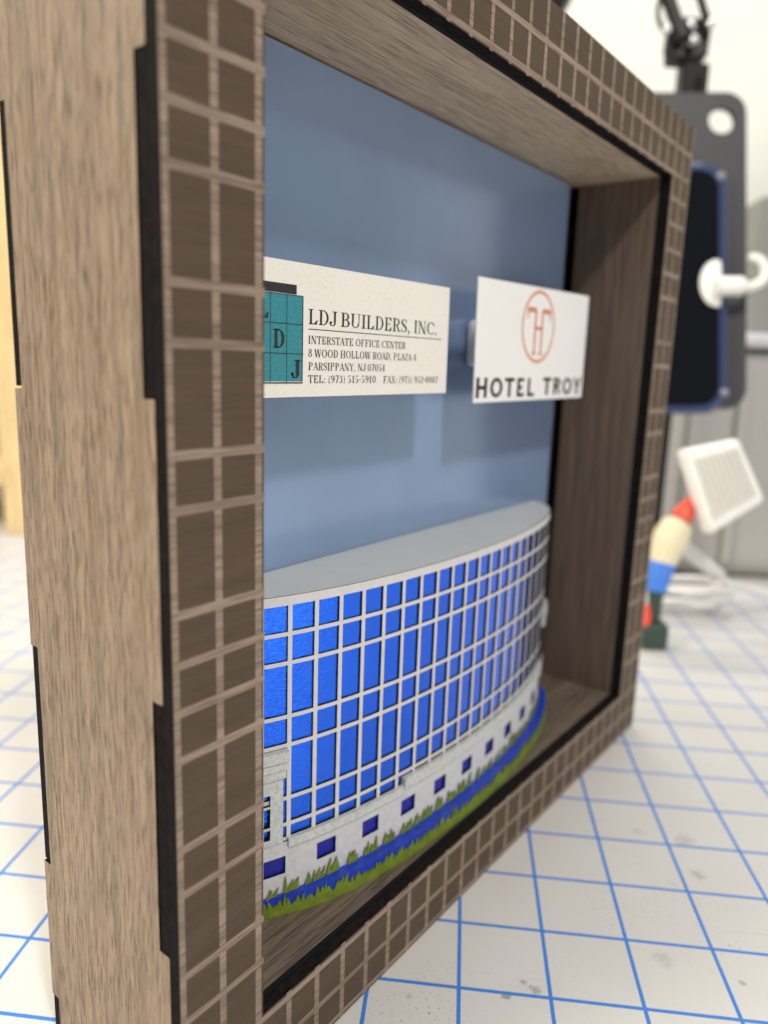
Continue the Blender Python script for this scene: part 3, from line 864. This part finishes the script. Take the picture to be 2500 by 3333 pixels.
mb = MB(); mb.tube([jp(x, y, 0.535) for x, y in ((2190,120),(2172,112),(2155,92),(2143,62),(2141,35),(2147,5),(2160,-30),(2170,-90))], 0.0017, CABLE); mb.build("arm_cable", arm, smooth=True)
a = jp(1762, -30, 0.55); mb = MB(); mb.tube([a - RIGHT*0.03 + DOWN*(-0.03), a, a + RIGHT*0.018 + DOWN*0.012], [0.012, 0.022, 0.011], METAL, 24); mb.build("arm_head", arm, smooth=True)

# plate, phone and hook, tilted back towards the viewer
PO = catd(2100, 900, 0.52); K_ = 0.52/2447.15
def L(px, py, z=0.0): return catd(px, py, 0.52-z)
def rrect(x0, y0, x1, y1_, r, n=10):
    out = []
    for cx, cy, a0 in ((x1-r, y0+r, -90), (x1-r, y1_-r, 0), (x0+r, y1_-r, 90), (x0+r, y0+r, 180)):
        for k in range(n+1):
            a = R(a0+90*k/n); out.append((cx+r*math.cos(a), cy+r*math.sin(a)))
    return out
PLATE = plain("plate_grey", (0.042,0.041,0.045), 0.5, spec=0.4)
hp = thing("holder_plate", "dark grey rounded plate with a round hole, fixed to the black post", "mounting plate", L(2195, 815, -0.004))
mb = MB(); n = 44
outl = rrect(1955, 300, 2430, 1330, 68, 10); hole = [(2350+43*math.cos(2*math.pi*k/n), 392+43*math.sin(2*math.pi*k/n)) for k in range(n)]
import bmesh
bm = bmesh.new()
vo = [bm.verts.new(L(x, y, 0.0)) for x, y in outl]; vh = [bm.verts.new(L(x, y, 0.0)) for x, y in hole]
es = [bm.edges.new((vo[k], vo[(k+1) % len(vo)])) for k in range(len(vo))] + [bm.edges.new((vh[k], vh[(k+1) % n])) for k in range(n)]
bmesh.ops.triangle_fill(bm, use_beauty=True, edges=es)
ext = bmesh.ops.extrude_face_region(bm, geom=bm.faces[:])
bmesh.ops.translate(bm, vec=FWD*0.004, verts=[v for v in ext['geom'] if isinstance(v, bmesh.types.BMVert)])
bmesh.ops.recalc_face_normals(bm, faces=bm.faces)
me = bpy.data.meshes.new("plate_sheet"); bm.to_mesh(me); bm.free()
me.transform(Matrix.Translation(-hp.location)); me.materials.append(PLATE)
o = bpy.data.objects.new("plate_sheet", me); col.objects.link(o); o.parent = hp
mb = MB(); obox(mb, L(2190, 700, -0.009), RIGHT*0.012, DOWN*0.02, FWD*0.0045, METAL); mb.build("bracket", hp)

CASE = plain("blue_case", (0.022,0.040,0.115), 0.18, spec=0.6, coat=0.5)
SCREEN = plain("dark_screen", (0.003,0.004,0.007), 0.06, spec=0.25)
CLEAR = plain("milky_corner", (0.26,0.27,0.34), 0.3)
ph = thing("phone", "switched-off phone in a blue case with pale bumper corners, on the grey plate", "phone", L(2170, 940, 0.003))
def prism(name, outl_, z0, z1, mat, par, bevel=0.0, topm=None):
    m_ = MB(); f = [L(x, y, z1) for x, y in outl_]; b = [L(x, y, z0) for x, y in outl_]
    m_.face(f, topm or mat); m_.face(list(reversed(b)), mat)
    for k in range(len(f)): m_.face([f[k], b[k], b[(k+1) % len(f)], f[(k+1) % len(f)]], mat)
    return m_.build(name, par, smooth=True, bevel=bevel, bseg=3)
case = prism("phone_case", rrect(1975, 531, 2366, 1347, 82), 0.0006, 0.0100, CASE, ph, bevel=0.0025)
prism("phone_screen", rrect(2000, 552, 2341, 1320, 64), 0.0090, 0.0104, SCREEN, ph)
for (x, y) in ((2346, 574), (2357, 1278)):
    mb = MB(); mb.tube([L(x, y, 0.004), L(x, y, 0.0105), L(x, y, 0.0115)], [0.0030, 0.0028, 0.0012], CLEAR, 18); mb.build("bumper_corner", case, smooth=True)

HOOKM = plain("white_plastic", (0.84,0.83,0.77), 0.35, spec=0.5)
hk = thing("wall_hook", "white curved plastic hook sticking out past the edge of the phone", "hook", L(2335, 930, 0.0108))
def ellipsoid(name, c, rx, ry, rz, mat, par, cut=9.0, nu=36, nv=16):
    m_ = MB(); V = []
    for j in range(nv+1):
        ph_ = -math.pi/2 + math.pi*j/nv
        V.append([c + RIGHT*min(cut, rx*math.cos(ph_)*math.cos(2*math.pi*i/nu)) + DOWN*(ry*math.cos(ph_)*math.sin(2*math.pi*i/nu)) - FWD*(rz*math.sin(ph_)) for i in range(nu)])
    for j in range(nv):
        for i in range(nu): m_.face([V[j][i], V[j][(i+1) % nu], V[j+1][(i+1) % nu], V[j+1][i]], mat)
    return m_.build(name, par, smooth=True, angle=80)
ellipsoid("hook_base", L(2334, 922, 0.0125), 0.0118, 0.0160, 0.0022, HOOKM, hk, 0.0022)
zz = 0.018
mb = MB(); mb.tube([L(2330,932,zz), L(2345,932,zz), L(2412,932,zz), L(2426,934,zz)], [0.0055, 0.0064, 0.0064, 0.0040], HOOKM, 20)
pts = [(2420,934),(2440,934),(2462,928),(2480,915),(2492,893),(2490,868),(2476,848),(2458,838),(2438,836)]
mb.tube([L(x, y, zz) for x, y in pts], [0.0036,0.0034,0.0034,0.0035,0.0035,0.0034,0.0031,0.0028,0.0020], HOOKM, 16)
mb.build("hook_arm", hk, smooth=True)

# toy lamp
def tb(px, py): return catd(px, py, 0.470)
G1 = plain("toy_green", (0.030,0.060,0.042), 0.5); B1 = plain("toy_blue", (0.06,0.22,0.72), 0.45); C1 = plain("toy_cream", (0.76,0.69,0.47), 0.5)
R1 = plain("toy_red", (0.78,0.085,0.045), 0.45)
def ribbed():
    m, nt, b = new_mat("ribbed_white")
    b.inputs['Base Color'].default_value = (0.86,0.85,0.79,1); b.inputs['Roughness'].default_value = 0.5
    n = noise(nt, mapping(nt), 90, 3); nt.links.new(ramp(nt, n, [(0.3, (0.84,0.83,0.77)), (0.7, (0.88,0.87,0.82))]), b.inputs['Base Color'])
    return m
HEADM = ribbed()
foot = tb(2130, 2090)
toy = thing("toy_lamp", "small toy lamp with green base, blue and cream body, red neck and ribbed white head", "toy lamp", (foot.x, foot.y, 0))
mb = MB(); q = Vector((foot.x, foot.y, 0.0)) + FH*0.006
obox(mb, q + UP*0.0085, RH*0.0082, FH*0.0082, UP*0.0083, G1); mb.build("base", toy, bevel=0.0025, bseg=3)
mb = MB(); mb.tube([q + UP*0.015, tb(2133, 1960), tb(2136, 1920)], [0.0042, 0.0042, 0.0050], G1, 20); mb.build("stem", toy, smooth=True)
mb = MB(); mb.tube([tb(2134, 1925), tb(2142, 1880), tb(2158, 1830)], [0.0062, 0.0075, 0.0082], B1, 24); mb.build("blue_section", toy, smooth=True)
mb = MB(); mb.tube([tb(2157, 1833), tb(2168, 1790), tb(2186, 1745), tb(2204, 1706), tb(2212, 1690)], [0.0082, 0.0098, 0.0108, 0.0092, 0.0050], C1, 24); mb.build("cream_section", toy, smooth=True)
mb = MB(); mb.tube([tb(2216, 1688), tb(2232, 1662), tb(2256, 1625)], [0.0070, 0.0058, 0.0030], R1, 20); mb.build("neck", toy, smooth=True)
# head: rounded slab with ribs
hd = [(2222,1462),(2408,1424),(2496,1630),(2312,1745)]
mb = MB(); f = [catd(x, y, 0.455) for x, y in hd]; b = [p + FWD*0.013 for p in f]
mb.face(f, HEADM); mb.face(list(reversed(b)), HEADM)
for k in range(4): mb.face([f[k], b[k], b[(k+1) % 4], f[(k+1) % 4]], HEADM)
hd_o = mb.build("head", toy, bevel=0.0035, bseg=4)
RIB = plain("rib_shade", (0.52,0.49,0.42), 0.6)
mb = MB()
for k in range(8):
    t = 0.16 + 0.68*k/7
    a = f[0].lerp(f[1], t); d_ = f[3].lerp(f[2], t)
    p0 = a.lerp(d_, 0.14); p1 = a.lerp(d_, 0.86); sd = (f[1]-f[0]).normalized(); up_ = (p1-p0)
    obox(mb, (p0+p1)/2 - FWD*0.0003, sd*0.0008, up_/2, FWD*0.0006, RIB)
o = mb.build("ribs", hd_o, bevel=0.0003)
mb = MB(); mb.tube([tb(2100, 2042), tb(2103, 2000), tb(2106, 1968)], [0.0030, 0.0032, 0.0020], R1, 16); mb.build("red_peg", toy, smooth=True)

# white cable in loose coils
WC = plain("white_cable", (0.74,0.73,0.70), 0.45)
cb = thing("charging_cable", "loosely coiled white charging cable with its plug leaning up behind the toy lamp", "cable", AB(0.112, 0.345, 0))
mb = MB(); pts = []; cc = AB(0.098, 0.360, 0)
rr = random.Random(5)
for k in range(150):
    a = k*0.21; r1 = 0.034 + 0.007*math.sin(k*0.067) ; r2 = 0.020 + 0.005*math.cos(k*0.09)
    pts.append(cc + AD*(r1*math.cos(a)) + BD*(r2*math.sin(a)) + UP*(0.0028 + 0.018*(k/150) + 0.005*(1+math.sin(a*1.3+k*0.02))*0.5 + 0.004*math.sin(k*0.05)**2))
for k in range(1, 26): pts.append(pts[149] + AD*(0.006*k) + BD*(0.002*k + 0.01*math.sin(k*0.22)) + UP*(-pts[149].z*min(1, k/12) + 0.0028*min(1, k/12)))
mb.tube(pts, 0.0026, WC, 8); mb.build("cord", cb, smooth=True)
a = catd(2218, 1775, 0.50); b_ = catd(2350, 1882, 0.545); mb = MB(); mb.tube([a, a.lerp(b_, 0.06), b_.lerp(a, 0.1), b_], [0.0040, 0.0048, 0.0052, 0.0030], WC, 16); mb.build("plug", cb, smooth=True)

# grey storage bin with pale rim, box behind it, pine shelf at the left
BIN = plain("bin_grey", (0.42,0.405,0.38), 0.5, vscale=5); RIM = plain("bin_rim", (0.66,0.65,0.68), 0.5); GB = plain("box_greygreen", (0.25,0.26,0.235), 0.6)
bn = thing("storage_bin", "large smooth grey storage bin with a pale rim, standing behind the mat", "bin", AB(0.20, 0.54, 0))
mb = MB(); abox(mb, 0.075, 0.472, -0.0028, 0.42, 0.62, 0.192, BIN); mb.build("bin_body", bn, bevel=0.018, bseg=4)
mb = MB(); abox(mb, 0.068, 0.4655, 0.1925, 0.43, 0.625, 0.204, RIM); mb.build("bin_rim", bn, bevel=0.004)
for a_ in (0.128, 0.166):
    mb = MB(); abox(mb, a_, 0.4665, 0.012, a_+0.008, 0.4715, 0.176, BIN); mb.build("bin_rib", bn, bevel=0.002)
bx = thing("cardboard_box", "dull grey green box standing on the grey storage bin", "box", AB(0.30, 0.57, 0.204))
mb = MB(); abox(mb, 0.186, 0.53, 0.2042, 0.42, 0.61, 0.322, GB); mb.build("box_body", bx, bevel=0.004)
mb = MB(); abox(mb, 0.206, 0.5285, 0.215, 0.214, 0.5299, 0.312, RIM); mb.build("box_tape", bx)
PINE = wood("pine", (0.86,0.68,0.38), (0.80,0.58,0.28), (0.58,0.37,0.15), 2, fine=160, along=6, pore=0.35)
sh = thing("pine_shelf", "pale pine shelf unit with open bays, at the far left behind the box", "shelf", AB(-0.49, 0.56, 0))
mb = MB(); abox(mb, -0.485, 0.472, -0.0028, -0.440, 0.50, 0.62, PINE); mb.build("shelf_post", sh, bevel=0.002)
mb = MB(); abox(mb, -0.70, 0.472, -0.0028, -0.655, 0.50, 0.62, PINE); mb.build("shelf_post", sh, bevel=0.002)
for z in (0.045, 0.200, 0.306, 0.44):
    mb = MB(); abox(mb, -0.654, 0.474, z, -0.486, 0.64, z+0.018, PINE); mb.build("shelf_board", sh, bevel=0.002)
